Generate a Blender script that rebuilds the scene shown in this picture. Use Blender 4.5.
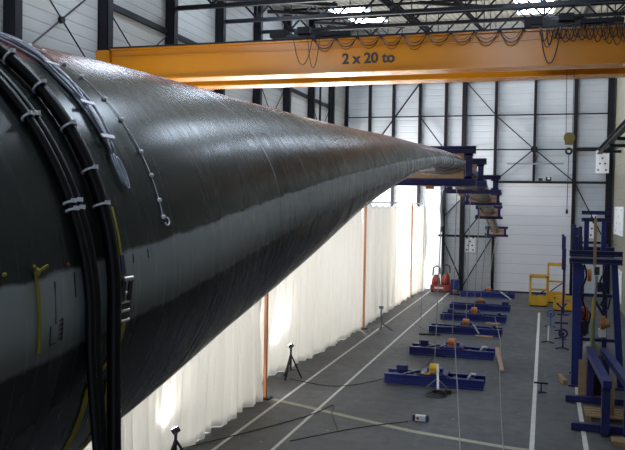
import bpy, bmesh, math, random
from mathutils import Vector, Matrix
from math import sin, cos, pi, radians as R
random.seed(7)
for o in list(bpy.data.objects): bpy.data.objects.remove(o)
S = bpy.context.scene
COL = S.collection

# ------------------------------------------------------------------ camera, world, exposure
cd = bpy.data.cameras.new('camera'); cam = bpy.data.objects.new('camera', cd); COL.objects.link(cam)
cd.sensor_width = 36; cd.lens = 770 / 625 * 36; cd.clip_start = .05; cd.clip_end = 200
r_, u_, f_ = (0.95718986, 0.28898598, 0.0165732), (-0.02405976, 0.02237311, 0.99946014), (-0.28845918, 0.95707186, -0.02836825)
m = Matrix(((r_[0], u_[0], -f_[0], 0), (r_[1], u_[1], -f_[1], 0), (r_[2], u_[2], -f_[2], 5), (0, 0, 0, 1)))
cam.matrix_world = m
S.camera = cam
S.view_settings.view_transform = 'Standard'; S.view_settings.look = 'None'
S.view_settings.gamma = 1; S.view_settings.use_curve_mapping = False
S.view_settings.exposure = 0.0
w = bpy.data.worlds.new('World'); S.world = w; w.use_nodes = True
w.node_tree.nodes['Background'].inputs[0].default_value = (.68, .82, 1, 1)
w.node_tree.nodes['Background'].inputs[1].default_value = .45

SKYLIGHT = 20.0
def area(name, loc, rot, sx, sy, power, col):
    l = bpy.data.lights.new(name, 'AREA'); l.shape = 'RECTANGLE'; l.size = sx; l.size_y = sy; l.energy = power; l.color = col
    o = bpy.data.objects.new(name, l); COL.objects.link(o); o.location = loc; o.rotation_euler = rot
    return o
def spot(name, loc, target, power, angle, col, blend=.6, size=.05):
    l = bpy.data.lights.new(name, 'SPOT'); l.energy = power; l.spot_size = R(angle); l.spot_blend = blend; l.color = col; l.shadow_soft_size = size
    o = bpy.data.objects.new(name, l); COL.objects.link(o); o.location = loc
    o.rotation_euler = (Vector(target) - Vector(loc)).to_track_quat('-Z', 'Y').to_euler()
    return o
# daylight from the open gate in the far left corner, behind the curtain
area('gate_daylight', (-11.5, 42.0, 3.0), (0, R(-90), 0), 5.5, 6.0, 4500, (1, .98, .95))
# fill light added behind the curtain, along the left wall, to brighten the cloth
area('curtain_fill', (-11.5, 22, 3.0), (0, R(-90), 0), 5.0, 24, 5200, (.98, .985, 1))

# ------------------------------------------------------------------ materials
def newmat(name):
    mt = bpy.data.materials.new(name); mt.use_nodes = True
    nt = mt.node_tree; b = nt.nodes['Principled BSDF']
    return mt, nt, b
def N(nt, t, **kw):
    n = nt.nodes.new(t)
    for k, v in kw.items(): setattr(n, k, v)
    return n
def math_(nt, op, a, b=None, c=None):
    n = nt.nodes.new('ShaderNodeMath'); n.operation = op
    for i, x in enumerate((a, b, c)):
        if x is None: continue
        if isinstance(x, (int, float)): n.inputs[i].default_value = x
        else: nt.links.new(x, n.inputs[i])
    return n.outputs[0]
def mix(nt, fac, a, b):
    n = nt.nodes.new('ShaderNodeMix'); n.data_type = 'RGBA'
    for sock, x in ((n.inputs[0], fac), (n.inputs[6], a), (n.inputs[7], b)):
        if isinstance(x, (int, float)): sock.default_value = x
        elif isinstance(x, tuple): sock.default_value = (*x, 1) if len(x) == 3 else x
        else: nt.links.new(x, sock)
    return n.outputs[2]
def noise(nt, scale, detail=4, vec=None, rough=.55):
    n = nt.nodes.new('ShaderNodeTexNoise'); n.inputs['Scale'].default_value = scale; n.inputs['Detail'].default_value = detail
    n.inputs['Roughness'].default_value = rough
    if vec is not None: nt.links.new(vec, n.inputs['Vector'])
    return n.outputs[0]
def coords(nt, scale=(1, 1, 1), loc=(0, 0, 0)):
    t = nt.nodes.new('ShaderNodeTexCoord'); mp = nt.nodes.new('ShaderNodeMapping')
    mp.inputs['Scale'].default_value = scale; mp.inputs['Location'].default_value = loc
    nt.links.new(t.outputs['Object'], mp.inputs['Vector']); return mp.outputs[0]
def smooth(nt, x, lo, hi):
    n = nt.nodes.new('ShaderNodeMapRange'); n.interpolation_type = 'SMOOTHSTEP'
    nt.links.new(x, n.inputs[0]); n.inputs[1].default_value = lo; n.inputs[2].default_value = hi
    return n.outputs[0]
def bump(nt, b, h, strength=.3, dist=.02):
    n = nt.nodes.new('ShaderNodeBump'); n.inputs['Strength'].default_value = strength; n.inputs['Distance'].default_value = dist
    nt.links.new(h, n.inputs['Height']); nt.links.new(n.outputs[0], b.inputs['Normal'])
def simple(name, col, rough=.5, metal=0., var=.25, scale=3., spec=.5):
    mt, nt, b = newmat(name)
    f = noise(nt, scale, 4, coords(nt))
    dark = tuple(c * (1 - var) for c in col); lite = tuple(min(1, c * (1 + var)) for c in col)
    nt.links.new(mix(nt, f, dark, lite), b.inputs['Base Color'])
    b.inputs['Roughness'].default_value = rough; b.inputs['Metallic'].default_value = metal
    b.inputs['Specular IOR Level'].default_value = spec
    return mt
M = {}
M['steel'] = simple('dark_steel_paint', (.006, .0065, .010), .5, spec=.2)
M['navy'] = simple('navy_paint', (.015, .017, .082), .42, var=.35, scale=2, spec=.3)
M['blue'] = simple('blue_paint', (.014, .022, .13), .4, var=.3, scale=2, spec=.3)
M['bright_blue'] = simple('bright_blue_paint', (.03, .10, .28), .45)
M['orange'] = simple('crane_orange_paint', (.40, .15, .004), .24, var=.08, scale=.6)
M['rust'] = simple('orange_post_paint', (.25, .09, .018), .5)
M['yellow'] = simple('yellow_paint', (.58, .33, .02), .45)
M['strap_yellow'] = simple('yellow_webbing', (.27, .21, .015), .7)
M['strap_blue'] = simple('blue_webbing', (.02, .03, .10), .7)
M['rubber'] = simple('black_rubber', (.004, .004, .005), .38, var=.3, spec=.25)
M['black'] = simple('black_paint', (.006, .006, .007), .45)
M['white'] = simple('white_paint', (.62, .64, .66), .5, var=.08)
M['tie'] = simple('white_nylon', (.85, .85, .90), .4, var=.05)
M['wire'] = simple('grey_wire', (.38, .40, .48), .4, var=.3)
M['chrome'] = simple('zinc_plated_steel', (.55, .54, .50), .28, .9, var=.15)
M['grey'] = simple('grey_metal', (.20, .21, .23), .45, .4)
M['rope'] = simple('pale_rope', (.22, .215, .20), .7)
M['red'] = simple('red_paint', (.24, .026, .016), .4)
M['wood'] = simple('pale_timber', (.25, .17, .09), .7, var=.3, scale=6)
M['ply'] = simple('brown_plywood', (.30, .19, .12), .7, var=.3, scale=8)
M['copper'] = simple('orange_machine_paint', (.36, .13, .03), .45)
M['board'] = None
M['olive'] = simple('mustard_hook_paint', (.26, .19, .03), .45)
M['green'] = simple('faded_green_strut', (.14, .16, .08), .55)
M['line'] = simple('white_floor_paint', (.52, .52, .49), .65, var=.25, scale=5)
M['yline'] = simple('worn_yellow_floor_paint', (.30, .29, .21), .7, var=.3, scale=6)
M['text'] = simple('black_lettering', (.012, .010, .008), .5)

def floor_mat():
    mt, nt, b = newmat('concrete_floor')
    c = coords(nt)
    a = noise(nt, .35, 6, c); d = noise(nt, 3.0, 6, c, .65); e = noise(nt, 14, 3, c)
    col = mix(nt, smooth(nt, a, .35, .68), (.035, .037, .041), (.065, .067, .069))
    col = mix(nt, math_(nt, 'MULTIPLY', smooth(nt, d, .48, .72), .45), col, (.030, .031, .035))
    # long scrape marks along the hall
    st = noise(nt, 1.0, 5, coords(nt, (3.5, .25, 1)))
    col = mix(nt, math_(nt, 'MULTIPLY', smooth(nt, st, .55, .75), .35), col, (.105, .105, .108))
    sp = noise(nt, 5.5, 1, c)
    col = mix(nt, math_(nt, 'MULTIPLY', smooth(nt, sp, .765, .79), .7), col, (.30, .30, .29))
    nt.links.new(col, b.inputs['Base Color'])
    nt.links.new(math_(nt, 'MULTIPLY_ADD', d, .35, .42), b.inputs['Roughness'])
    bump(nt, b, e, .08, .01)
    return mt
def cladding(name, col, period, depth=.35, linew=.12, dirt=.12):
    """horizontally ribbed cladding: joints run at constant height"""
    mt, nt, b = newmat(name)
    t = N(nt, 'ShaderNodeTexCoord'); sx = N(nt, 'ShaderNodeSeparateXYZ'); nt.links.new(t.outputs['Object'], sx.inputs[0])
    fr = math_(nt, 'FRACT', math_(nt, 'DIVIDE', sx.outputs[2], period))
    e = math_(nt, 'ABSOLUTE', math_(nt, 'SUBTRACT', fr, .5))
    g = smooth(nt, e, .5 - linew, .5)
    n = noise(nt, .5, 4, coords(nt))
    base = mix(nt, n, tuple(c * (1 - dirt) for c in col), tuple(min(1, c * (1 + dirt)) for c in col))
    base = mix(nt, math_(nt, 'MULTIPLY', g, depth), base, tuple(c * .35 for c in col))
    nt.links.new(base, b.inputs['Base Color']); b.inputs['Roughness'].default_value = .5
    inv = math_(nt, 'SUBTRACT', 1, g); bump(nt, b, inv, .4, .03)
    return mt
M['floor'] = floor_mat()
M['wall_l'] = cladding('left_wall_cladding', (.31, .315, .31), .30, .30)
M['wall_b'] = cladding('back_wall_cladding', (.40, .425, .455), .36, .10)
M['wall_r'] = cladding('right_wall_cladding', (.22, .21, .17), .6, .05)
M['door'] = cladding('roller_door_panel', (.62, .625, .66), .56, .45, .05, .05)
def roof_mat():
    mt, nt, b = newmat('roof_deck')
    t = N(nt, 'ShaderNodeTexCoord'); sx = N(nt, 'ShaderNodeSeparateXYZ'); nt.links.new(t.outputs['Object'], sx.inputs[0])
    g = smooth(nt, math_(nt, 'ABSOLUTE', math_(nt, 'SUBTRACT', math_(nt, 'FRACT', math_(nt, 'DIVIDE', sx.outputs[0], .3)), .5)), .3, .36)
    nt.links.new(mix(nt, g, (.30, .29, .245), (.19, .185, .16)), b.inputs['Base Color']); b.inputs['Roughness'].default_value = .6
    bump(nt, b, g, .6, .05)
    return mt
M['roof'] = roof_mat()
def sky_pane():
    mt, nt, b = newmat('rooflight_pane')
    b.inputs['Base Color'].default_value = (.8, .85, .9, 1)
    b.inputs['Emission Color'].default_value = (.70, .83, 1, 1); b.inputs['Emission Strength'].default_value = SKYLIGHT
    return mt
M['sky'] = sky_pane()
def lamp_mat():
    mt, nt, b = newmat('flood_lamp_glass')
    b.inputs['Emission Color'].default_value = (.92, .97, 1, 1); b.inputs['Emission Strength'].default_value = 30
    return mt
M['lamp'] = lamp_mat()
def curtain_mat():
    mt, nt, b = newmat('curtain_cloth')
    n = noise(nt, 1.0, 5, coords(nt, (4, 4, .35)))
    nt.links.new(mix(nt, n, (.76, .75, .72), (.86, .85, .82)), b.inputs['Base Color']); b.inputs['Roughness'].default_value = .9
    tr = N(nt, 'ShaderNodeBsdfTranslucent'); tr.inputs[0].default_value = (.88, .86, .82, 1)
    ms = N(nt, 'ShaderNodeMixShader'); ms.inputs[0].default_value = .31
    nt.links.new(b.outputs[0], ms.inputs[1]); nt.links.new(tr.outputs[0], ms.inputs[2])
    nt.links.new(ms.outputs[0], nt.nodes['Material Output'].inputs[0])
    return mt
M['curtain'] = curtain_mat()
def board_mat():
    mt, nt, b = newmat('perforated_board')
    b.inputs['Base Color'].default_value = (.72, .74, .78, 1); b.inputs['Roughness'].default_value = .6
    return mt
M['board'] = board_mat()
M['dot'] = simple('board_hole', (.05, .06, .09), .8)
def blade_mat():
    mt, nt, b = newmat('raw_laminate')
    def att(n):
        a = N(nt, 'ShaderNodeAttribute'); a.attribute_name = n; return a.outputs['Fac']
    rel, bd, yy, front = att('rel'), att('bandd'), att('yy'), att('front')
    n1 = noise(nt, 1.2, 6, coords(nt, (1, .5, 1))); n2 = noise(nt, 9, 5, coords(nt, (1, .6, 1)), .6)
    streak = noise(nt, 1.6, 6, coords(nt, (.8, 9, .8)), .65)
    base = mix(nt, n1, (.016, .021, .020), (.028, .033, .031))
    base = mix(nt, math_(nt, 'MULTIPLY', smooth(nt, streak, .5, .75), .45), base, (.040, .044, .047))
    # bare reddish spar region on top
    k = math_(nt, 'ADD', rel, math_(nt, 'MULTIPLY', math_(nt, 'SUBTRACT', n2, .5), .05))
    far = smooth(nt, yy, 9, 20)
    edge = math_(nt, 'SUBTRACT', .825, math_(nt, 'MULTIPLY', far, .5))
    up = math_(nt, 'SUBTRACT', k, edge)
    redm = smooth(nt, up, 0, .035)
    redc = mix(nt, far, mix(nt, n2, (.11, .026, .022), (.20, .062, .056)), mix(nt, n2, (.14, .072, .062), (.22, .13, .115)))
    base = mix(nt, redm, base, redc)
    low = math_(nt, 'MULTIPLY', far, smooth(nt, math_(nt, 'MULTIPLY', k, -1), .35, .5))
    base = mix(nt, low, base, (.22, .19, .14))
    # putty coloured leading edge band with a ragged border
    d = math_(nt, 'ADD', bd, math_(nt, 'MULTIPLY', math_(nt, 'SUBTRACT', n2, .5), .30))
    bm = math_(nt, 'MULTIPLY', math_(nt, 'SUBTRACT', 1, smooth(nt, math_(nt, 'ABSOLUTE', d), .90, 1.05)), front)
    bcol = mix(nt, n1, (.19, .215, .228), (.30, .325, .33))
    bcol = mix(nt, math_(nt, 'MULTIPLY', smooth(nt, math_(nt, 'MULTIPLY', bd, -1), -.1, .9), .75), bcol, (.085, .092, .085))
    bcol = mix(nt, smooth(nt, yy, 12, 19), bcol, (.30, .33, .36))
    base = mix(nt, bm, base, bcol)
    # pencilled station lines
    acc = None
    for y0, hw in ((5.15, .013), (5.95, .009), (7.5, .016), (10.0, .020), (13.0, .022)):
        l = math_(nt, 'SUBTRACT', 1, smooth(nt, math_(nt, 'ABSOLUTE', math_(nt, 'SUBTRACT', yy, y0)), hw * .6, hw * 1.2))
        acc = l if acc is None else math_(nt, 'MAXIMUM', acc, l)
    topl = mix(nt, smooth(nt, rel, .1, .35), (.012, .012, .012), (.24, .27, .31))
    base = mix(nt, math_(nt, 'MULTIPLY', acc, .8), base, topl)
    nt.links.new(base, b.inputs['Base Color'])
    ro = math_(nt, 'MULTIPLY_ADD', streak, .26, .13)
    nt.links.new(ro, b.inputs['Roughness'])
    b.inputs['Specular IOR Level'].default_value = .5; b.inputs['IOR'].default_value = 1.25
    bump(nt, b, streak, .018, .006)
    return mt
M['blade'] = blade_mat()

# ------------------------------------------------------------------ mesh builder
class MB:
    def __init__(s): s.v, s.f = [], []
    def add(s, v, f):
        k = len(s.v); s.v += [tuple(x) for x in v]; s.f += [tuple(i + k for i in q) for q in f]; return s
    def box(s, a, b, mtx=None):
        x0, y0, z0 = a; x1, y1, z1 = b
        v = [Vector(p) for p in ((x0, y0, z0), (x1, y0, z0), (x1, y1, z0), (x0, y1, z0), (x0, y0, z1), (x1, y0, z1), (x1, y1, z1), (x0, y1, z1))]
        if mtx: v = [mtx @ p for p in v]
        return s.add(v, [(3, 2, 1, 0), (4, 5, 6, 7), (0, 1, 5, 4), (1, 2, 6, 5), (2, 3, 7, 6), (3, 0, 4, 7)])
    def cb(s, c, d): return s.box([c[i] - d[i] / 2 for i in range(3)], [c[i] + d[i] / 2 for i in range(3)])
    def beam(s, p, q, w, h, up=(0, 0, 1)):
        """box bar from p to q, w across and h in the up direction"""
        p, q = Vector(p), Vector(q); d = (q - p).normalized(); up = Vector(up)
        if abs(d.dot(up)) > .98: up = Vector((0, 1, 0))
        x = d.cross(up).normalized(); z = x.cross(d).normalized()
        v = []
        for c in (p, q):
            for a, e in ((-1, -1), (1, -1), (1, 1), (-1, 1)): v.append(c + x * a * w / 2 + z * e * h / 2)
        return s.add(v, [(0, 1, 2, 3), (7, 6, 5, 4), (0, 4, 5, 1), (1, 5, 6, 2), (2, 6, 7, 3), (3, 7, 4, 0)])
    def ibeam(s, p, q, w, h, t=.02, up=(0, 0, 1)):
        p, q = Vector(p), Vector(q); d = (q - p).normalized(); u = Vector(up)
        if abs(d.dot(u)) > .98: u = Vector((0, 1, 0))
        x = d.cross(u).normalized(); z = x.cross(d).normalized(); o = z * (h / 2 - t / 2)
        s.beam(p + o, q + o, w, t, up); s.beam(p - o, q - o, w, t, up); s.beam(p, q, t * .8, h - 2 * t, up); return s
    def tube(s, pts, r, n=8, caps=True):
        pts = [Vector(p) for p in pts]; k = len(pts); rs = r if isinstance(r, (list, tuple)) else [r] * k
        v, f = [], []; t0 = (pts[1] - pts[0]).normalized()
        ref = Vector((0, 0, 1)) if abs(t0.z) < .9 else Vector((1, 0, 0)); x = t0.cross(ref).normalized()
        for i, p in enumerate(pts):
            t = (pts[min(i + 1, k - 1)] - pts[max(i - 1, 0)]).normalized()
            x = (x - t * x.dot(t)).normalized(); y = t.cross(x)
            for j in range(n):
                a = 2 * pi * j / n; v.append(p + (x * cos(a) + y * sin(a)) * rs[i])
        for i in range(k - 1):
            for j in range(n):
                f.append((i * n + j, i * n + (j + 1) % n, (i + 1) * n + (j + 1) % n, (i + 1) * n + j))
        if caps: f.append(tuple(range(n - 1, -1, -1))); f.append(tuple((k - 1) * n + j for j in range(n)))
        return s.add(v, f)
    def cyl(s, p, q, r, n=16): return s.tube([p, q], r, n)
    def ball(s, c, r, n=10):
        v, f = [], []; rx = r if isinstance(r, tuple) else (r, r, r)
        for i in range(n + 1):
            for j in range(2 * n):
                th, ph = pi * i / n, pi * j / n
                v.append((c[0] + rx[0] * sin(th) * cos(ph), c[1] + rx[1] * sin(th) * sin(ph), c[2] + rx[2] * cos(th)))
        for i in range(n):
            for j in range(2 * n):
                f.append((i * 2 * n + j, (i + 1) * 2 * n + j, (i + 1) * 2 * n + (j + 1) % (2 * n), i * 2 * n + (j + 1) % (2 * n)))
        return s.add(v, f)
    def torus(s, c, R_, r, axis='x', n=20, m=8):
        pts = []
        v, f = [], []
        for i in range(n):
            a = 2 * pi * i / n
            for j in range(m):
                b = 2 * pi * j / m; q = R_ + r * cos(b); A, B, Z = q * cos(a), q * sin(a), r * sin(b)
                v.append({'x': (c[0] + Z, c[1] + A, c[2] + B), 'y': (c[0] + A, c[1] + Z, c[2] + B), 'z': (c[0] + A, c[1] + B, c[2] + Z)}[axis])
        for i in range(n):
            for j in range(m):
                f.append((i * m + j, ((i + 1) % n) * m + j, ((i + 1) % n) * m + (j + 1) % m, i * m + (j + 1) % m))
        return s.add(v, f)
    def build(s, name, mat, parent=None, smooth_=False, origin=None):
        me = bpy.data.meshes.new(name)
        og = Vector((0, 0, 0))
        if parent is not None: og = Vector(parent['_o']) if '_o' in parent else Vector((0, 0, 0))
        elif origin is not None: og = Vector(origin)
        me.from_pydata([Vector(v) - og for v in s.v], [], s.f)
        bm = bmesh.new(); bm.from_mesh(me); bmesh.ops.recalc_face_normals(bm, faces=bm.faces); bm.to_mesh(me); bm.free()
        if smooth_:
            for p in me.polygons: p.use_smooth = True
        me.materials.append(M[mat] if isinstance(mat, str) else mat); me.update()
        o = bpy.data.objects.new(name, me); COL.objects.link(o)
        if parent is not None: o.parent = parent; o['_o'] = og[:]
        else: o.location = og; o['_o'] = og[:]
        return o
def tag(o, label, cat, group=None, kind=None):
    o['label'] = label; o['category'] = cat
    if group: o['group'] = group
    if kind: o['kind'] = kind
    return o
def thing(name, label, cat, loc, group=None):
    o = bpy.data.objects.new(name, None); COL.objects.link(o); o.location = loc; o['_o'] = tuple(loc); o.empty_display_size = .1
    return tag(o, label, cat, group)
def struct(name, mb, mat, parent=None):
    o = mb.build(name, mat, parent)
    if parent is None: o['kind'] = 'structure'
    return o
ORD = ['first', 'second', 'third', 'fourth', 'fifth', 'sixth', 'seventh', 'eighth', 'ninth', 'tenth', 'eleventh', 'twelfth']

# ------------------------------------------------------------------ the hall
XL, XR, YB, YN = -11.87, 3.65, 46.0, -3.0
def roofz(Y): return 12.75 + .118 * (Y - 22.8)
struct('floor', MB().box((XL - .3, YN, -.3), (XR + .3, YB + .3, 0)), 'floor')
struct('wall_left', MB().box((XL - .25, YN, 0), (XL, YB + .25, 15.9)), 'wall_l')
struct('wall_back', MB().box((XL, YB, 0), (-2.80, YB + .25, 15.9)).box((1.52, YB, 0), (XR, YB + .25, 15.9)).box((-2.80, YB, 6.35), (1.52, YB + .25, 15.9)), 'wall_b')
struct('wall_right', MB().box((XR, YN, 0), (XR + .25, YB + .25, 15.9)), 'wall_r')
cb = MB(); zs = [(YN, roofz(YN)), (YB + .25, roofz(YB + .25))]
cb.add([(XL - .25, YN, zs[0][1]), (XR + .25, YN, zs[0][1]), (XR + .25, zs[1][0], zs[1][1]), (XL - .25, zs[1][0], zs[1][1]),
        (XL - .25, YN, zs[0][1] + .3), (XR + .25, YN, zs[0][1] + .3), (XR + .25, zs[1][0], zs[1][1] + .3), (XL - .25, zs[1][0], zs[1][1] + .3)],
       [(0, 1, 2, 3), (7, 6, 5, 4), (0, 4, 5, 1), (1, 5, 6, 2), (2, 6, 7, 3), (3, 7, 4, 0)])
struct('ceiling', cb, 'roof')
# roller door filling the opening in the back wall
d = struct('door_1', MB().box((-2.80, YB + .04, 0.02), (1.52, YB + .14, 6.35)), 'door')
struct('door_seal', MB().box((-2.80, YB - .02, 0.0), (1.52, YB + .04, .10)), 'black', d)
# rooflights: the hall's daylight; nearest pair added unseen to brighten the blade root
k = 1
for Y in (4.4, 10.6, 17.4, 24.3, 30.4, 36.0, 40.3):
    for X in (-9.25, -.70 if Y > 24 else -1.4):
        y0, y1 = Y - .95, Y + .95
        p = MB().add([(X - .85, y0, roofz(y0) - .05), (X + .85, y0, roofz(y0) - .05), (X + .85, y1, roofz(y1) - .05), (X - .85, y1, roofz(y1) - .05),
                      (X - .85, y0, roofz(y0) - .01), (X + .85, y0, roofz(y0) - .01), (X + .85, y1, roofz(y1) - .01), (X - .85, y1, roofz(y1) - .01)],
                     [(0, 1, 2, 3), (7, 6, 5, 4), (0, 4, 5, 1), (1, 5, 6, 2), (2, 6, 7, 3), (3, 7, 4, 0)])
        struct('window_%d' % k, p, 'sky'); k += 1
# floor markings (painted lines)
def fl(name, pts, wd, mat='line', z=.004):
    mb = MB()
    for a, b in zip(pts, pts[1:]):
        a, b = Vector((*a, z / 2)), Vector((*b, z / 2)); mb.beam(a, b, wd, z)
    return struct(name, mb, mat)
fl('trim_1', [(-6.28, 2), (-6.28, 45.7)], .075)
fl('trim_2', [(-5.16, 2), (-5.16, 44.6)], .075)
fl('trim_3', [(-.14, 2), (-.145, 37.8)], .10)
fl('trim_4', [(.90, 2), (.95, 21.8), (.99, 23.6)], .10)
fl('trim_5', [(-6.5, 18.36), (-2.74, 16.82), (-.57, 16.34), (1.8, 16.1)], .18, 'yline', .003)
fl('trim_6', [(-5.1, 39.3), (.3, 39.0)], .08, 'yline', .003)

# ------------------------------------------------------------------ steelwork of the left wall
colY = [7.1, 11.0, 14.9, 18.75, 22.65, 26.55, 30.45, 34.35, 38.25, 42.15]
for i, Y in enumerate(colY[2:]):
    t = thing('steel_column', ['dark steel column on left wall, at the photo edge above the blade root', 'dark steel column on left wall beside the left end of the orange crane',
        'dark steel column on left wall, second from photo left above the crane girder', 'dark steel column on left wall, third from photo left above the crane girder',
        'dark steel column on left wall, first fully below the crane girder', 'dark steel column on left wall with a cross of rods just left of it',
        'dark steel column on left wall, next to last before the far corner', 'dark steel column on left wall nearest the far left corner'][i],
        'column', (XL + .3, Y, 0), 'steel columns along the left wall')
    MB().ibeam((XL + .18, Y, 0), (XL + .18, Y, roofz(Y) - .05), .26, .32, .03, (1, 0, 0)).box((XL + .02, Y - .13, 0), (XL + .34, Y - .10, roofz(Y) - .1)).build('shaft', 'steel', t)
    MB().cb((XL + .24, Y, .02), (.4, .4, .04)).build('base_plate', 'steel', t)
for i in range(1, 8):
    a, b = colY[i + 1] + .16, colY[i + 2] - .16 if i + 2 < len(colY) else YB - .01
    if i == 1: continue
    r = MB().beam((XL + .07, a, 10.44), (XL + .07, b, 10.44), .12, .16).build('wall_rail', 'steel')
    tag(r, 'horizontal dark rail high on left wall, bay %s counted from the near crane end' % ORD[i - 2], 'rail', 'wall rails on the left wall')
def rods(Y0, Y1, z0, z1, lab):
    t = thing('rod_bracing', lab, 'bracing', (XL + .1, (Y0 + Y1) / 2, z0))
    MB().cyl((XL + .10, Y0, z0), (XL + .10, Y1, z1), .022, 6).build('rod', 'steel', t)
    MB().cyl((XL + .14, Y0, z1), (XL + .14, Y1, z0), .022, 6).build('rod', 'steel', t)
    MB().cyl((XL + .07, (Y0 + Y1) / 2, (z0 + z1) / 2), (XL + .17, (Y0 + Y1) / 2, (z0 + z1) / 2), .09, 12).build('centre_plate', 'steel', t)
rods(15.05, 18.60, 8.2, 10.8, 'thin crossed rods on left wall at the top left of the photo')
rods(18.9, 22.5, 8.0, 10.3, 'thin crossed rods on left wall behind the left end of the crane')
rods(30.6, 34.2, 7.2, 10.3, 'thin crossed rods on left wall between columns below the crane girder')
rods(38.4, 42.0, 7.2, 10.3, 'thin crossed rods on left wall close to the far left corner')
pp = MB().cyl((XL + .25, 39.6, 0), (XL + .25, 39.6, 12.6), .06, 8).build('downpipe', 'steel')
tag(pp, 'thin dark vertical pipe on left wall between the two farthest columns', 'pipe')

# ------------------------------------------------------------------ back wall framing
posts = [(-11.75, .16), (-10.30, .15), (-8.85, .15), (-7.26, .15), (-5.72, .15), (-4.64, .26), (-2.84, .16), (-.66, .15), (1.53, .20), (3.38, .34)]
plab = ['in the far left corner', 'first right of the far left corner', 'second right of the far left corner', 'at the foot of the leftmost diagonal brace', 'just left of the thick post',
        'thick, right behind the hanging blade frames', 'along the left edge of the roller door', 'above the middle of the roller door', 'along the right edge of the roller door', 'wide, in the far right corner']
for (x, wd), l in zip(posts, plab):
    z0 = 6.45 if abs(x + .66) < .1 else 0
    z1 = 12.45
    p = MB().ibeam((x, YB - .13, z0), (x, YB - .13, z1), wd, .24, .04, (0, 1, 0)).build('wall_post', 'steel')
    if abs(x) > 3.3 and x > 0: pass
    tag(p, 'dark steel post on back wall, ' + l, 'post', 'posts on the back wall')
def rail(x0, x1, z, h, lab, y=YB - .29, mat='steel'):
    tag(MB().beam((x0, y, z), (x1, y, z), .06, h).build('wall_rail', mat), lab, 'rail', 'rails on the back wall')
rail(-11.8, 3.5, 12.42, .34, 'thick dark rail along the top of back wall, just below the crane')
rail(-11.8, 3.4, 10.24, .07, 'thin rail across back wall midway between crane and blade tip', mat='steel')
rail(-7.2, 1.5, 8.26, .07, 'thin rail across back wall above the roller door')
rail(1.6, 3.3, 8.26, .22, 'short thick dark rail right of the crane hook block')
rail(-2.9, 3.3, 6.40, .13, 'dark header rail along the top of the roller door')
rail(-6.0, -2.9, 3.22, .13, 'dark rail between thick post and roller door behind the blade tip')
rail(1.6, 3.3, 3.05, .13, 'dark rail right of the roller door behind the blue test frame')
rail(-2.15, .95, 7.45, .09, 'pale grey horizontal tube above the roller door', YB - .36, 'grey')
def brace(a, b, lab, y=YB - .35):
    tag(MB().beam((a[0], y, a[1]), (b[0], y, b[1]), .06, .13, (0, 1, 0)).build('diagonal_brace', 'steel'), lab, 'brace', 'diagonal braces on the back wall')
brace((-7.26, 12.2), (-9.9, 8.6), 'diagonal brace left on back wall falling towards the left corner')
brace((-7.2, 10.2), (-5.75, 8.3), 'short diagonal brace on back wall ending above the first blue frame')
brace((-4.55, 12.2), (-2.84, 10.25), 'upper diagonal brace running down from the thick post below the crane')
brace((-2.80, 10.20), (-.70, 8.3), 'diagonal brace continuing down from thin rail to node above roller door')
brace((-.62, 8.25), (1.45, 6.5), 'diagonal brace from node down to right top corner of roller door')
brace((-.72, 8.25), (-2.75, 6.5), 'diagonal brace from node down to left top corner of roller door')
brace((1.6, 6.3), (3.2, 3.2), 'diagonal brace right of the roller door above the blue test frame')
brace((-4.78, 5.3), (-5.64, 4.4), 'diagonal brace left of the thick post above the red stacker', YB - .28)
brace((-3.0, 5.3), (-4.5, 3.3), 'diagonal brace right of the thick post behind the blade tip')
brace((-2.95, 3.1), (-4.5, .3), 'lowest diagonal brace between thick post and roller door')
brace((-5.75, 3.1), (-4.75, .9), 'diagonal brace behind the red stacker falling to the thick post')
nd = MB().cyl((-.66, YB - .50, 8.26), (-.66, YB - .44, 8.26), .2, 12).build('node_plate', 'steel'); tag(nd, 'dark round plate where the braces meet above roller door', 'plate')
hm = thing('door_motor', 'small dark motor with white cap on the header of the roller door', 'motor', (.15, YB - .42, 6.47))
MB().cb((.15, YB - .45, 6.58), (.30, .2, .22)).build('motor_body', 'black', hm); MB().ball((.17, YB - .58, 6.62), .07, 6).build('cap', 'white', hm, True)
MB().cb((-.28, YB - .45, 6.55), (.22, .16, .14)).build('gearbox', 'black', hm)
def board(lab, c, wd, h, axis):
    t = thing('perforated_board', lab, 'board', c, 'white dotted boards')
    x, y, z = c
    if axis == 'y': MB().cb((x, y, z), (wd, .03, h)).build('panel', 'board', t)
    else: MB().cb((x, y, z), (.03, wd, h)).build('panel', 'board', t)
    for a, b in ((-.3, .38), (.28, .40), (0, .16), (-.18, -.08), (.2, -.08), (-.3, -.36), (.28, -.36)):
        if axis == 'y': MB().cyl((x + a * wd, y - .012, z + b * h), (x + a * wd, y - .022, z + b * h), .055, 8).build('hole', 'dot', t)
        else: MB().cyl((x - .012, y + a * wd, z + b * h), (x - .022, y + a * wd, z + b * h), .06, 8).build('hole', 'dot', t)
board('white dotted board on back wall high at the far right corner post', (2.98, YB - .52, 7.55), .70, 1.25, 'y')
board('white dotted board on back wall partly behind the blue test frame', (2.62, YB - .05, 3.95), .40, 1.35, 'y')
board('white dotted board on back wall left, seen beside the blade tip', (-4.78 + .62, YB - .05, 2.75), .62, .95, 'y')
board('white dotted board on right wall, upper of the two by the edge', (XR - .03, 42.2, 4.35), 5.0, 1.45, 'x')
board('white dotted board on right wall, lower of the two by the edge', (XR - .03, 42.2, 1.15), 5.0, 1.55, 'x')

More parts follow.
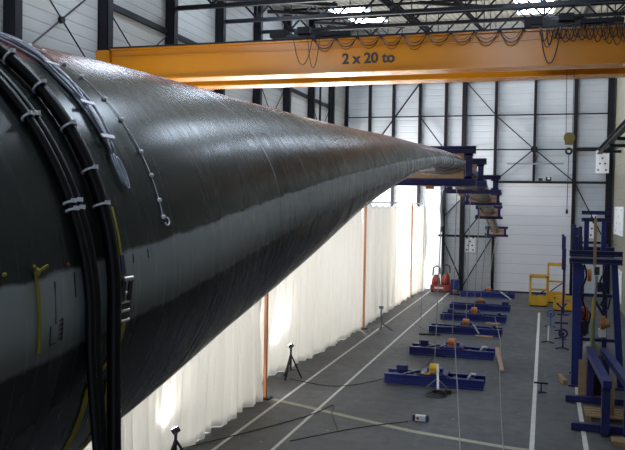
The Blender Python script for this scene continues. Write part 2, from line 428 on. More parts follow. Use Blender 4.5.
# ------------------------------------------------------------------ roof trusses
def truss(Y, lab):
    z = 11.22 + .118 * (Y - 22.8); zt = z + 1.40
    t = thing('roof_truss', lab, 'truss', (XL + .55, Y, z), 'roof trusses')
    x0, x1 = XL + .36, XR - .1
    MB().beam((x0, Y, z), (x1, Y, z), .13, .13).build('bottom_chord', 'steel', t)
    MB().beam((x0, Y, zt), (x1, Y, zt), .12, .10).build('top_chord', 'steel', t)
    n = 12; dx = (x1 - x0) / n
    for i in range(n):
        a = x0 + i * dx
        if i % 2 == 0: MB().beam((a, Y, zt - .05), (a + dx, Y, z + .05), .06, .07).build('diagonal', 'steel', t)
        else: MB().beam((a, Y, z + .05), (a + dx, Y, zt - .05), .06, .07).build('diagonal', 'steel', t)
        if i % 2: MB().beam((a, Y, z + .07), (a, Y, zt - .07), .035, .035).build('vertical', 'steel', t)
tl = ['nearest dark lattice roof truss, crossing the top of the photo', 'second nearest dark lattice roof truss above the crane', 'third nearest dark lattice roof truss above the crane',
      'fourth nearest dark lattice roof truss, between the rooflights', 'fifth nearest dark lattice roof truss, close above the crane rail', 'farthest dark lattice roof truss before back wall']
for Y, l in zip(colY[4:], tl): truss(Y, l)
for x, l in ((-6.9, 'roof purlin between left rooflights and the middle of roof'), (1.7, 'roof purlin right of the right rooflights')):
    a, b = 20.0, 45.9
    p = MB().beam((x, a, roofz(a) - .16), (x, b, roofz(b) - .16), .12, .2).build('roof_purlin', 'steel'); tag(p, l + ', dark steel', 'purlin', 'roof purlins')
for i, (xa, ya, xb, yb) in enumerate(((-10.6, 23.2, -7.2, 26.4), (-10.0, 27.0, -6.6, 30.3), (-9.4, 31.0, -6.2, 34.2), (-4.6, 23.2, -1.2, 26.4), (-4.4, 27.0, -1.0, 30.3), (1.2, 23.2, 3.4, 26.4))):
    z = lambda y: 11.22 + .118 * (y - 22.8) + .35
    p = MB().beam((xa, ya, z(ya)), (xb, yb, z(yb)), .12, .12).build('roof_brace', 'steel')
    tag(p, ('%s dark horizontal brace between roof trusses, counted from the left wall side' % ORD[i]), 'brace', 'braces between the roof trusses')

# ------------------------------------------------------------------ crane runway and crane
def runway(x, sx, lab):
    t = thing('crane_runway_beam', lab, 'runway beam', (x, YN, 8.0), 'crane runway beams')
    MB().ibeam((x, 10, 8.10), (x, YB - .5, 8.10), .24, .26, .03).build('beam', 'steel', t)
    MB().cb((x, (10 + YB - .5) / 2, 8.25), (.06, YB - 10.5, .04)).build('rail', 'grey', t)
    for Y in colY[3:]:
        xw = XL + .34 if sx < 0 else XR
        MB().beam((x, Y, 7.89), (xw, Y, 7.89), .16, .14).build('bracket', 'steel', t)
runway(-11.27, -1, 'dark steel crane runway beam on the left wall, behind the blade')
runway(2.8, 1, 'dark steel crane runway beam on the right wall at the photo edge')

cr = thing('overhead_crane', 'orange double girder overhead crane spanning the hall, marked with its load', 'crane', (-4, 18.8, 7.95))
GX0, GX1 = -11.07, 2.60
def girder(y0, y1):
    g = MB().box((GX0, y0, 8.19), (GX1, y1, 8.93)).build('girder', 'orange', cr)
    MB().box((GX0, y0 - .09, 8.14), (GX1, y1 + .09, 8.187)).build('bottom_flange', 'orange', g)
    MB().box((GX0, y0 - .07, 8.933), (GX1, y1 + .07, 8.97)).build('top_flange', 'orange', g)
    return g
gn = girder(18.05, 18.45); gf = girder(19.45, 19.85)
MB().box((GX0, 18.02, 8.74), (GX1, 18.049, 8.765)).build('stiffener', 'orange', gn)
MB().box((GX0, 17.95, 8.975), (GX1, 18.0, 9.01)).build('cable_rail', 'steel', cr)
for y in (18.25, 19.65): MB().box((GX0, y - .03, 8.975), (GX1, y + .03, 9.03)).build('trolley_rail', 'grey', cr)
for x in (-11.27, 2.8):
    e = MB().box((x - .18, 17.9, 8.42), (x + .18, 20.2, 8.93)).build('end_carriage', 'orange', cr)
    for y in (18.2, 19.9): MB().cyl((x - .06, y, 8.42), (x + .06, y, 8.42), .145, 16).build('wheel', 'steel', e)
def trolley(x):
    t = MB().box((x - .75, 18.15, 9.06), (x + .75, 19.75, 9.16)).build('trolley', 'black', cr)
    MB().cyl((x - .5, 18.95, 9.31), (x + .4, 18.95, 9.31), .14, 20).build('rope_drum', 'steel', t, True)
    MB().box((x - .16, 18.02, 9.14), (x + .16, 18.25, 9.30)).build('motor', 'steel', t)
    MB().box((x - .9, 18.1, 9.10), (x - .5, 18.5, 9.28)).build('control_box', 'steel', t)
    MB().box((x + .3, 18.0, 9.05), (x + 1.2, 18.12, 9.15)).build('tow_arm', 'steel', t)
    return t
trolley(-5.75); trolley(.35)
# festoon cables hanging in loops from the cable rail
def festoon(x0, x1, dep, y=17.90, r=.010):
    mb = MB(); n = 12
    pts = []
    for i in range(n + 1):
        s = i / n; x = x0 + (x1 - x0) * s
        pts.append((x, y, 8.97 - dep * (1 - abs(2 * s - 1) ** 2.2)))
    mb.tube(pts, r, 6); return mb.build('festoon_cable', 'rubber', cr, True)
xs = [-5.45]
while xs[-1] < -.75: xs.append(xs[-1] + .56 + random.uniform(-.04, .04))
for a, b in zip(xs, xs[1:]):
    dp = random.uniform(.22, .30)
    festoon(a, b, dp, 17.90, .011); festoon(a + .03, b - .03, dp * .75, 17.86, .008); festoon(a + .02, b - .02, dp * 1.25, 17.93, .008)
festoon(-5.95, -5.47, .62, 17.88); festoon(-5.6, -5.3, .70, 17.91, .008)
festoon(-.20, .24, .80, 17.84, .014)
x = -.22
while x < 2.25:
    wd = random.uniform(.14, .26); festoon(x, x + wd, random.uniform(.22, .42), 17.90, .012); festoon(x + .05, x + wd + .1, random.uniform(.2, .45), 17.86, .010); x += wd * .72
for x in [q for q in xs] + [.2, .7, 1.2, 1.7, 2.2]:
    MB().cb((x, 17.92, 8.965), (.07, .07, .06)).build('cable_carrier', 'steel', cr)
def lettering(txt, size, loc, rot, parent, mat, bold=.004):
    c = bpy.data.curves.new('t', 'FONT'); c.body = txt; c.size = size; c.extrude = .003; c.offset = bold; c.align_x = 'CENTER'; c.align_y = 'CENTER'
    o = bpy.data.objects.new('t', c); COL.objects.link(o)
    me = bpy.data.meshes.new_from_object(o.evaluated_get(bpy.context.evaluated_depsgraph_get()))
    bpy.data.objects.remove(o)
    me.materials.clear(); me.materials.append(M[mat])
    mm = Matrix.Translation(Vector(loc) - Vector(parent['_o'])) @ rot.to_4x4()
    me.transform(mm)
    q = bpy.data.objects.new('lettering', me); COL.objects.link(q); q.parent = parent; return q
lettering('2 x 20 to', .345, (-4.12, 18.044, 8.47), Matrix.Rotation(R(90), 3, 'X'), gn, 'text', .012)
hb = thing('crane_hook_block', 'mustard yellow crane hook block hanging on ropes in front of the back wall', 'hook block', (.50, 18.95, 6.42))
MB().cb((.50, 18.95, 6.57), (.19, .16, .22)).cyl((.50, 18.86, 6.62), (.50, 19.04, 6.62), .125, 16).build('block_housing', 'olive', hb)
MB().torus((.50, 18.95, 6.31), .062, .026, 'y').build('hook', 'black', hb, True)
MB().cyl((.43, 18.95, 6.66), (.40, 18.95, 9.055), .008, 6).build('hoist_rope', 'steel', hb); MB().cyl((.57, 18.95, 6.66), (.58, 18.95, 9.055), .008, 6).build('hoist_rope', 'steel', hb)
ch = thing('lifting_chain', 'thin dark chain hanging down from the crane hook in front of the roller door', 'chain', (.49, 18.95, 4.85))
mb = MB(); mb.tube([(.50, 18.95, 6.24), (.495, 18.95, 5.6), (.49, 18.95, 4.95)], .009, 6); mb.build('chain', 'black', ch); MB().ball((.49, 18.95, 4.9), (.03, .03, .06), 6).build('end_hook', 'black', ch)

# ------------------------------------------------------------------ the blade
def lerp(tab, y):
    if y <= tab[0][0]: return tab[0][1]
    for (a, va), (b, vb) in zip(tab, tab[1:]):
        if y <= b:
            return va + (vb - va) * (y - a) / (b - a)
    return tab[-1][1]
def cub(tab, y):
    """monotone-ish cubic through table"""
    n = len(tab)
    if y <= tab[0][0]: return tab[0][1]
    if y >= tab[-1][0]: return tab[-1][1]
    for i in range(n - 1):
        if y <= tab[i + 1][0]: break
    def sl(j):
        if j == 0: return (tab[1][1] - tab[0][1]) / (tab[1][0] - tab[0][0])
        if j == n - 1: return (tab[-1][1] - tab[-2][1]) / (tab[-1][0] - tab[-2][0])
        return (tab[j + 1][1] - tab[j - 1][1]) / (tab[j + 1][0] - tab[j - 1][0])
    h = tab[i + 1][0] - tab[i][0]; t = (y - tab[i][0]) / h
    return ((2 * t ** 3 - 3 * t * t + 1) * tab[i][1] + (t ** 3 - 2 * t * t + t) * h * sl(i) + (-2 * t ** 3 + 3 * t * t) * tab[i + 1][1] + (t ** 3 - t * t) * h * sl(i + 1))
ZM = [(0, 4.34), (2, 4.55), (3.6, 4.72), (5.7, 4.96), (7.4, 5.15), (10.6, 5.46), (13.9, 5.74), (17.4, 5.97), (21.6, 6.12), (25.9, 6.08), (30.6, 5.82), (34.2, 5.31), (37.8, 4.70), (43.2, 3.60), (44.0, 3.40)]
TU = [(0, 1.17), (2.2, 1.17), (4.7, 1.079), (7, .90), (9.5, .718), (12.5, .562), (16, .42), (21.6, .33), (25.9, .27), (30.6, .21), (34.2, .17), (37.8, .11), (43.2, .06), (44.0, .03)]
TL = [(0, 1.13), (2.2, 1.12), (4.7, 1.125), (7, .98), (9.5, .612), (12.5, .311), (16, .14), (18.5, .20), (21.6, .27), (25.9, .27), (30.6, .21), (34.2, .17), (37.8, .11), (43.2, .06), (44.0, .03)]
LE = [(0, -1.66), (3.2, -1.66), (5.25, -1.79), (10, -1.95), (17.4, -2.08), (21.6, -2.13), (30.6, -2.17), (37.8, -2.28), (44.0, -2.40)]
CH = [(0, 2.38), (3, 2.40), (6, 2.7), (10, 3.1), (13, 3.0), (17.4, 2.6), (21.6, 2.15), (25.9, 1.75), (30.6, 1.25), (34.2, .92), (37.8, .62), (43.2, .38), (44.0, .25)]
def sstep(x): x = max(0, min(1, x)); return x * x * (3 - 2 * x)
def nac(s): return max(0, 10 * (.2969 * math.sqrt(s) - .126 * s - .3516 * s * s + .2843 * s ** 3 - .1036 * s ** 4))
def sec(Y, ph):
    zm, th, le, c = cub(ZM, Y), cub(TU if sin(ph) >= 0 else TL, Y), cub(LE, Y), cub(CH, Y)
    s = (1 - cos(ph)) / 2; wv = .9 * sstep((Y - 4) / 9)
    h = (1 - wv) * abs(sin(ph)) + wv * nac(s)
    return Vector((le - c * s, Y, zm + th * h * (1 if sin(ph) >= 0 else -1)))
def sec_out(Y, ph, off):
    p = sec(Y, ph); q = sec(Y, ph + .01) - sec(Y, ph - .01)
    nrm = Vector((q.z, 0, -q.x)).normalized()
    return p + nrm * off
blade_mb = MB(); NP = 96; Ys = []
y = .25
while y < 43.9: Ys.append(y); y += .09 if y < 6 else (.14 if y < 16 else .3)
Ys.append(44.0)
rel, bd, yy, fr = [], [], [], []
vv, ff = [], []
for i, Y in enumerate(Ys):
    zm, th, le, c, zb = cub(ZM, Y), cub(TU, Y), cub(LE, Y), cub(CH, Y), cub(ZM, Y)
    hw = lerp([(0, .155), (4, .15), (9, .125), (12, .12), (21, .12), (44, .05)], Y)
    for j in range(NP):
        ph = 2 * pi * j / NP; p = sec(Y, ph); vv.append(p)
        rel.append((p.z - zm) / th); bd.append((p.z - zb) / hw); yy.append(Y); fr.append(1. if (le - p.x) / c < .35 else 0.)
for i in range(len(Ys) - 1):
    for j in range(NP): ff.append((i * NP + j, i * NP + (j + 1) % NP, (i + 1) * NP + (j + 1) % NP, (i + 1) * NP + j))
ff.append(tuple(range(NP))); ff.append(tuple((len(Ys) - 1) * NP + j for j in range(NP - 1, -1, -1)))
blade_mb.add(vv, ff)
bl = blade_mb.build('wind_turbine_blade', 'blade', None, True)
tag(bl, 'huge dark unpainted wind turbine blade running down the hall, tip bent downwards', 'turbine blade')
for nme, dat in (('rel', rel), ('bandd', bd), ('yy', yy), ('front', fr)):
    a = bl.data.attributes.new(nme, 'FLOAT', 'POINT'); a.data.foreach_set('value', dat)

# hoses laid over the blade root and hanging down
def hose(Y, rad, lab, Yb=None, dz=0., ph0=150):
    Yb = Yb or Y
    t = thing('black_hose', lab, 'hose', (-1.5, Yb, 0.04), 'black hoses over the blade root')
    pts = [sec_out(Y + (Yb - Y) * .45 * max(0, min(1, (60 - a) / 60)) ** 2, R(a), rad + .003 + dz) for a in range(ph0, -1, -3)]
    x0, y0 = pts[-1].x, pts[-1].y
    for z in (4.45, 4.35, 4.25, 4.1, 3.95, 3.8, 3.4, 2.9, 2.3, 1.6, .9, .4, .15): pts.append(Vector((x0, y0 + (Yb - y0) * sstep((4.55 - z) / .8), z)))
    pts += [Vector((x0 + .05, Yb, rad + .03)), Vector((x0 + .2, Yb, rad + .005)), Vector((x0 + .6, Yb - .1, rad + .005))]
    MB().tube(pts, rad, 14).build('hose_body', 'rubber', t, True)
    return t, pts
def tie(t, Y, ph, rad, w=.008, dz=0.):
    c = sec_out(Y, R(ph), rad + .003 + dz); e = .02
    d = (sec(Y, R(ph - 2)) - sec(Y, R(ph + 2))).normalized()
    up = (sec_out(Y, R(ph), 1) - sec(Y, R(ph))).normalized()
    n = 14; pts = []
    side = d.cross(up)
    pts = [c + (side * cos(2 * pi * k / n) + up * sin(2 * pi * k / n)) * (rad + .0035) for k in range(n + 1)]
    mb = MB()
    for a, b in zip(pts, pts[1:]): mb.beam(a, b, .006, w, d)
    mb.cb(c + up * (rad + .006) + side * .01, (.016, .016, .016))
    mb.build('cable_tie', 'tie', t)
h1, _ = hose(2.67, .028, 'thick black hose over the blade root, rightmost of the hanging hoses', 2.69)
for a in (53, 44, 34, 24.5, 17.5): tie(h1, 2.67, a, .029)
h2, _ = hose(2.495, .019, 'black hose over the blade root, second from right', 2.645)
h3, _ = hose(2.455, .019, 'black hose over the blade root, leftmost of the hanging hoses', 2.605)
for a in (36.5, 19, 17.6):
    k = .13 * .45 * ((60 - a) / 60) ** 2
    tie(h2, 2.495 + k, a, .020); tie(h3, 2.455 + k, a, .020)
h4, _ = hose(2.53, .009, 'thin black cable beside the hoses over the blade root', 2.652)
# bundle of thin grey measuring wires
wb = thing('wire_bundle', 'bundle of thin grey measuring wires taped over the top of the blade', 'wires', tuple(sec_out(2.82, R(60), .01)))
for k in range(11):
    off = random.uniform(-.042, .042); s = random.uniform(0, 6)
    pts = [sec_out(2.85 + .0026 * a + off * (.75 + .5 * sin(a * .12 + s)) + .016 * sin(a * .25 + s * 2), R(a), .008 + .008 * (k % 3)) for a in range(140, 26 + (k % 4) * 2, -2)]
    MB().tube(pts, .006, 6).build('wire', 'wire', wb, True)
for k in range(3):
    pts = [sec_out(2.92 + .018 * sin(u) + k * .006, R(25 + 3.6 * cos(u) - k * .7), .012 + .004 * k) for u in [2 * pi * i / 20 for i in range(21)]]
    MB().tube(pts, .0045, 6).build('wire_loop', 'wire', wb, True)
for a in (66, 54, 41, 32):
    Yw = 2.85 + .0026 * a
    c = sec_out(Yw, R(a), .028)
    MB().beam(c - Vector((0, .05, 0)), c + Vector((0, .05, 0)), .018, .006, (c - sec(Yw, R(a)))).build('tape', 'tie', wb)
# single sensor wire with white tape dots
sw = thing('sensor_wire', 'thin sensor wire held by small white tape dots across the blade', 'wire', tuple(sec_out(3.2, R(40), .005)))
pts = [sec_out(3.20, R(a), .004) for a in range(130, 11, -2)]
MB().tube(pts, .0022, 6).build('wire_run', 'tie', sw, True)
for a in (80, 68, 64, 57.5, 52, 44, 37.5, 28.5, 22.5, 16.5, 12.5):
    c = sec_out(3.20, R(a), .006)
    MB().ball(c, (.010, .015, .011), 6).build('tape_dot', 'tie', sw, True)
pts = [sec_out(3.225 + .022 * sin(u), R(11.3 + .9 * cos(u)), .008) for u in [2 * pi * i / 14 for i in range(11)]]
MB().tube(pts, .004, 6).build('loose_end', 'tie', sw, True)
# ratchet strap
def band(Y0, a0, a1, wd, off, name, mat, parent, Y1=None):
    Y1 = Y1 or Y0; mb = MB(); n = max(4, int(abs(a1 - a0) / 2))
    P = []
    for i in range(n + 1):
        a = a0 + (a1 - a0) * i / n; Y = Y0 + (Y1 - Y0) * i / n
        for dy, o in ((-wd / 2, off), (wd / 2, off), (wd / 2, off + .004), (-wd / 2, off + .004)):
            q = sec_out(Y, R(a), o); P.append((q.x, q.y + dy, q.z))
    F = []
    for i in range(n):
        for j in range(4): F.append((i * 4 + j, i * 4 + (j + 1) % 4, (i + 1) * 4 + (j + 1) % 4, (i + 1) * 4 + j))
    F += [(0, 1, 2, 3), (n * 4 + 3, n * 4 + 2, n * 4 + 1, n * 4)]
    return mb.add(P, F).build(name, mat, parent)
rs = thing('ratchet_strap', 'yellow ratchet strap with metal buckle tightened beside the hanging hoses', 'ratchet strap', tuple(sec_out(2.72, 0, .01)))
band(2.78, 17, 7, .016, .004, 'strap', 'strap_yellow', rs, 2.785); band(2.785, 7, 3, .030, .008, 'label_sleeve', 'strap_blue', rs, 2.79); band(2.79, 3, -2.5, .034, .004, 'strap', 'strap_yellow', rs)
band(2.82, -6, -12, .030, .004, 'strap', 'strap_yellow', rs, 2.80); band(2.80, -12, -19, .034, .004, 'strap', 'strap_yellow', rs, 2.64); band(2.64, -19, -62, .034, .004, 'strap', 'strap_yellow', rs, 2.86)
c0 = sec_out(2.75, R(-1.5), .03)
for dy in (-.026, .026): bo = MB().beam(c0 + Vector((.0, dy, -.085)), c0 + Vector((.02, dy, .085)), .03, .006, (1, 0, 0)).build('buckle_side', 'black', rs)
for z in (-.085, -.045, -.01, .025): MB().cyl(c0 + Vector((.005, -.032, z)), c0 + Vector((.005, .032, z)), .008, 10).build('pin', 'chrome', bo)
MB().cyl(c0 + Vector((.02, -.034, .085)), c0 + Vector((.02, .034, .085)), .010, 10).build('handle', 'chrome', rs)
MB().cb(c0 + Vector((.0, 0, -.05)), (.02, .044, .08)).build('ratchet', 'black', rs)
ys2 = thing('yellow_sling', 'yellow webbing sling curving under the blade left of the hoses', 'sling', tuple(sec_out(2.86, R(-24), .01)))
band(2.80, -20, -62, .03, .006, 'webbing', 'strap_yellow', ys2, 3.24)
ys1 = thing('yellow_tie_strap', 'thin yellow strap tied in a knot on the pale band at the photo left edge', 'strap', tuple(sec_out(2.17, R(3), .01)))
band(2.235, 8, -5.5, .014, .004, 'webbing', 'strap_yellow', ys1, 2.245)
kc = sec_out(2.235, R(8.5), .012); MB().ball(kc, (.010, .014, .016), 6).beam(kc, kc + Vector((.01, .045, .02)), .009, .009).beam(kc, kc + Vector((.01, -.03, .025)), .009, .009).build('knot', 'strap_yellow', ys1)
for Y, a, mt, l in ((2.08, 9.5, 'strap_yellow', 'small yellow marker on the blade beside the photo left edge, above the pale band'), (2.42, 8.2, 'red', 'small red marker on the blade just left of the hanging hoses')):
    q = sec_out(Y, R(a), .006); tag(MB().ball(q, (.004, .012, .008), 6).build('marker_tag', mt, None, True, q), l, 'marker')
# handwritten station marks on the pale band
def stroke(a, b): MB().beam(a, b, .004, .002, (1, 0, 0)).build('pencil_mark', 'text', bl)
for Y, z0, z1 in ((2.34, -1.5, 6), (2.31, -5, -1.5), (2.46, 2, 6.5), (2.89, 4.5, 6.5), (3.02, 4.5, 6.5)): stroke(sec_out(Y, R(z1), .0015), sec_out(Y, R(z0), .0015))
stroke(sec_out(2.31, R(-5), .0015), sec_out(2.345, R(-5), .0015))
for k in range(5):
    a = sec_out(2.37, R(-1.2 - k * .85), .0015); stroke(a + Vector((0, -.010, 0)), a + Vector((0, .012, .006))); stroke(a + Vector((0, .012, .006)), a + Vector((0, .006, -.008)))

# ------------------------------------------------------------------ load frames on the blade and the winch beams below them
BY = [21.6, 25.9, 30.6, 34.2, 37.8, 43.2]
FZ = [(5.54, 6.64), (5.63, 6.56), (5.47, 6.20), (5.03, 5.60), (4.38, 5.02), (3.33, 3.90)]
FX = [(-4.60, -1.83), (-3.95, -1.85), (-3.78, -1.64), (-3.44, -1.78), (-3.22, -1.92), (-3.13, -1.88)]
flab = ['largest blue load frame clamped on the blade, nearest the camera', 'second blue load frame on the blade, just behind the largest one', 'third blue load frame on the blade, counted from the camera',
        'fourth blue load frame on the blade, where it bends down', 'fifth blue load frame, next to last towards the blade tip', 'smallest blue load frame, around the very tip of the blade']
PX = [-2.74, -2.82, -2.80, -2.72, -2.62, -2.55]
for i in range(6):
    Y, (z0, z1), (x0, x1) = BY[i], FZ[i], FX[i]
    hb_ = .20 if i < 2 else (.17 if i == 2 else .13)
    wy = .26 if i < 3 else .2
    t = thing('load_frame', flab[i], 'load frame', ((x0 + x1) / 2, Y, z0), 'blue load frames on the blade')
    MB().ibeam((x0, Y, z0 + hb_ / 2), (x1, Y, z0 + hb_ / 2), wy, hb_, .03).box((x0, Y - wy * .45, z0 + .03), (x0 + .02, Y + wy * .45, z0 + hb_ - .03)).box((x1 - .02, Y - wy * .45, z0 + .03), (x1, Y + wy * .45, z0 + hb_ - .03)).build('bottom_beam', 'navy', t)
    MB().ibeam((x0 + .02, Y, z1 - hb_ / 2), (x1 - .02, Y, z1 - hb_ / 2), wy, hb_, .03).build('top_beam', 'navy', t)
    for xu in (x1 - .15 - (.05 if i < 3 else .02), x0 + .18):
        wu = .17 if i < 3 else .11
        u = MB().ibeam((xu, Y, z0 + hb_), (xu, Y, z1 - hb_), wu, .2, .025, (0, 1, 0)).build('upright', 'navy', t)
        for s, z in ((1, z0 + hb_), (-1, z1 - hb_)):
            MB().box((xu - wu / 2 - .10, Y - .10, min(z, z + s * .06)), (xu + wu / 2 + .02, Y + .10, max(z, z + s * .06))).build('gusset', 'navy', t)
    # profiled timber saddles that follow the blade section
    for sgn, nm in ((1, 'upper_saddle'), (-1, 'lower_saddle')):
        P, F = [], []; n = 20
        zb = z1 - hb_ if sgn > 0 else z0 + hb_
        xr = x1 - .15 - (.05 if i < 3 else .02) - (.09 if i < 3 else .06); xl = x0 + .26
        if i < 3: xr, xl = cub(LE, Y) - .03, cub(LE, Y) - cub(CH, Y) * .95
        for q in range(n + 1):
            x = xr + (xl - xr) * q / n
            for dy in (-.12, .12):
                yq = Y + dy; le, c = cub(LE, yq), cub(CH, yq); sx = (le - x) / c
                z = cub(ZM, yq) + sgn * .012
                if 0 < sx < 1:
                    z = sec(yq, sgn * math.acos(1 - 2 * sx)).z + sgn * .012
                P.append(Vector((x, yq, z))); P.append((x, yq, zb if (zb - z) * sgn > .005 else z + sgn * .006))
        for q in range(n):
            a = q * 4; b = a + 4
            F += [(a, b, b + 1, a + 1), (a + 2, a + 3, b + 3, b + 2), (a, a + 2, b + 2, b), (a + 1, b + 1, b + 3, a + 3)]
        F += [(0, 1, 3, 2), (n * 4, n * 4 + 2, n * 4 + 3, n * 4 + 1)]
        MB().add(P, F).build(nm, 'ply', t)
    sh = MB().cyl((PX[i] - .04, Y, z0 - .07), (PX[i] + .04, Y, z0 - .07), .05, 10).cb((PX[i], Y, z0 - .03), (.10, .08, .06)).build('shackle', 'grey' if i else 'white', t)
    if i in (0, 2): MB().cb((PX[i] - .35, Y - .02, z0 - .045), (.22, .1, .09)).build('load_cell', 'copper', t)

blab = ['nearest blue winch beam with yellow pulley and a white prop in front', 'second nearest blue winch beam, timber plank at its right end', 'third nearest blue winch beam with orange pulley and pale plate in front',
        'fourth nearest blue winch beam with an orange pulley, short plank in front', 'fifth nearest blue winch beam, dark box near its right end', 'farthest blue winch beam close to the roller door']
for i, Y in enumerate(BY):
    t = thing('winch_beam', blab[i], 'winch beam', (-2.85, Y, 0), 'blue winch beams on the floor')
    xa, xb = -4.22 - (.02 * i), -1.48
    for dy in (-.32, .32): MB().ibeam((xa, Y + dy, .13), (xb, Y + dy, .13), .18, .26, .03).build('rail_beam', 'blue', t)
    for x in (xa + .25, -3.4, -2.3, xb - .35): MB().cb((x, Y, .13), (.12, .45, .16)).build('spacer', 'blue', t)
    mnt = MB().cb((-2.85, Y, .29), (.74, .80, .05)).cb((-2.85, Y + .1, .37), (.42, .34, .11)).build('winch_mount', 'blue', t)
    pm = 'yellow' if i == 0 else 'copper'
    MB().cyl((-2.85 - .12, Y - .10, .46), (-2.85 + .12, Y - .10, .46), .12, 16).cb((-2.85, Y - .10, .36), (.28, .16, .10)).build('pulley', pm, t)
    MB().beam((-3.3, Y - .38, .28), (-2.98, Y - .30, .38), .06, .03).beam((-2.4, Y - .38, .28), (-2.72, Y - .30, .38), .06, .03).build('clamp_arm', 'navy', t)
    if i == 0: MB().cb((-3.05, Y - .34, .335), (.24, .10, .04)).build('warning_plate', 'yellow', t)
    MB().beam((xb - .42, Y - .34, .28), (xb - .36, Y + .1, .34), .06, .04).cyl((xb - .38, Y + .05, .32), (xb - .24, Y + .05, .32), .045, 10).build('turnbuckle', 'chrome' if i < 2 else 'navy', t)
    if i in (0, 1, 3): MB().cb((xa + .40, Y + .26, .33), (.30, .2, .14)).build('motor_box', 'navy', t)
    if i == 4: MB().cb((xb - .22, Y, .36), (.3, .7, .2)).build('motor_box', 'navy', t)
    if i in (0, 1): MB().beam((xa + .55, Y - .36, .28), (xa + .95, Y + .3, .30), .04, .03).build('tie_bar', 'grey', t)
    # pull rope from the pulley up to the frame
    rp = MB().tube([(-2.85, Y - .06, .585), (-2.85 + (PX[i] + 2.85) * .5, Y - .03, (FZ[i][0] + .8) / 2), (PX[i], Y, FZ[i][0] - .13)], .014 if i < 2 else .018, 6).build('pull_rope', 'rope')
    tag(rp, 'thin pull rope from %s up to its load frame' % ['the nearest winch beam', 'the second winch beam', 'the third winch beam', 'the fourth winch beam', 'the fifth winch beam', 'the farthest winch beam'][i], 'rope', 'pull ropes')

# guide ropes at the left ends of frames
for i in (1, 2):
    q = MB().tube([(FX[i][0] + .08, BY[i], FZ[i][0] - .01), (FX[i][0] + .06, BY[i] - .02, 2.8), (FX[i][0] + .02, BY[i] - .05, .02)], .010, 6).build('guide_rope', 'rope')
    tag(q, ['', 'thin guide rope hanging from left end of the second load frame', 'thin guide rope hanging from left end of the third load frame'][i], 'rope', 'guide ropes')
# white prop in front of the nearest winch beam
pr = thing('white_prop', 'white steel prop with splayed foot leaning on the nearest winch beam', 'prop', (-2.62, 20.75, 0))
MB().beam((-2.64, 20.72, .04), (-2.72, 21.14, .62), .06, .06).build('pole', 'white', pr); MB().beam((-2.66, 20.7, .03), (-2.12, 20.82, .03), .05, .05).build('foot', 'grey', pr)
MB().beam((-2.70, 20.9, .30), (-2.98, 20.86, .03), .03, .03).beam((-2.70, 20.9, .30), (-2.38, 20.86, .03), .03, .03).build('stay', 'grey', pr)
MB().cb((-2.35, 20.55, .05), (.18, .16, .10)).build('foot_block', 'black', pr)
cl = MB()
for k in range(4): cl.torus((-2.62 + .02 * k, 20.15 + .03 * k, .02 + .022 * k), .28 - .03 * k, .011, 'z', 28, 6)
tag(cl.build('cable_coil', 'rubber'), 'coil of black cable lying on floor before the nearest winch beam', 'coil')
# power box
pb = thing('power_box', 'small white and blue power box lying alone on the floor near the photo bottom', 'box', (-2.65, 17.7, 0))
MB().cb((-2.64, 17.7, .07), (.24, .13, .12)).build('box_body', 'white', pb); MB().cb((-2.49, 17.7, .07), (.06, .14, .14)).build('end_cap', 'strap_blue', pb); MB().cb((-2.79, 17.7, .07), (.06, .14, .14)).build('end_cap', 'black', pb)
MB().cb((-2.70, 17.63, .07), (.05, .012, .05)).build('switch', 'red', pb)
# timber and plates on the floor around the beams
def plank(a, b, wd, h, lab, mat='wood', z=0.):
    p = MB().beam((a[0], a[1], z + h / 2 + .002), (b[0], b[1], z + h / 2 + .002), wd, h).build('timber_plank', mat); return tag(p, lab, 'plank')
tag(MB().beam((-1.40, 26.1, .30), (-1.12, 23.7, .05), .12, .06).build('timber_plank', 'ply'), 'long reddish timber plank leaning at the right end of second winch beam', 'plank')
plank((-2.42, 29.75), (-1.78, 29.75), .26, .07, 'short pale timber plank in front of third winch beam', 'wood')
plank((-2.30, 33.2), (-1.70, 33.2), .24, .07, 'short pale timber plank in front of fourth winch beam', 'wood')
plank((-4.55, 29.6), (-3.75, 29.75), .28, .05, 'dark flat plank at left end of third winch beam', 'steel')
def bar(pts, r, name, lab, cat, mat): return tag(MB().tube(pts, r, 6).build(name, mat), lab, cat)
bar([(-2.55, 30.2, .42), (-2.30, 29.9, .12)], .035, 'lever_bar', 'pale bar leaning on front of third winch beam', 'bar', 'grey')
bar([(-2.2, 42.6, .40), (-1.55, 41.9, .03)], .04, 'lever_bar', 'pale bar leaning off the farthest winch beam', 'bar', 'grey')
bar([(-2.70, 25.2, .60), (-2.25, 21.6, .40), (-1.56, 16.0, .014), (-1.42, 14.9, .014)], .012, 'measuring_string', 'pale cord running from second winch beam across the floor to the photo bottom', 'cord', 'rope')
bar([(-1.95, 33.7, .3), (-1.60, 30.0, .3), (-1.36, 27.2, .36), (-1.1, 22.0, .30), (-.9, 19.0, .014), (-.68, 15.9, .014), (-.6, 14.9, .014)], .010, 'measuring_string', 'pale cord passing over the right ends of the winch beams to the photo bottom', 'cord', 'rope')
def cable(pts, lab):
    P = []
    pts = [Vector((x, y, .012)) for x, y in pts]
    for i in range(len(pts) - 1):
        p0, p1, p2, p3 = pts[max(i - 1, 0)], pts[i], pts[i + 1], pts[min(i + 2, len(pts) - 1)]
        for k in range(6):
            s = k / 6; P.append(.5 * ((2 * p1) + (p2 - p0) * s + (2 * p0 - 5 * p1 + 4 * p2 - p3) * s * s + (3 * p1 - p0 - 3 * p2 + p3) * s ** 3))
    P.append(pts[-1]); tag(MB().tube(P, .009, 6).build('floor_cable', 'rubber'), lab, 'cable', 'black cables on the floor')
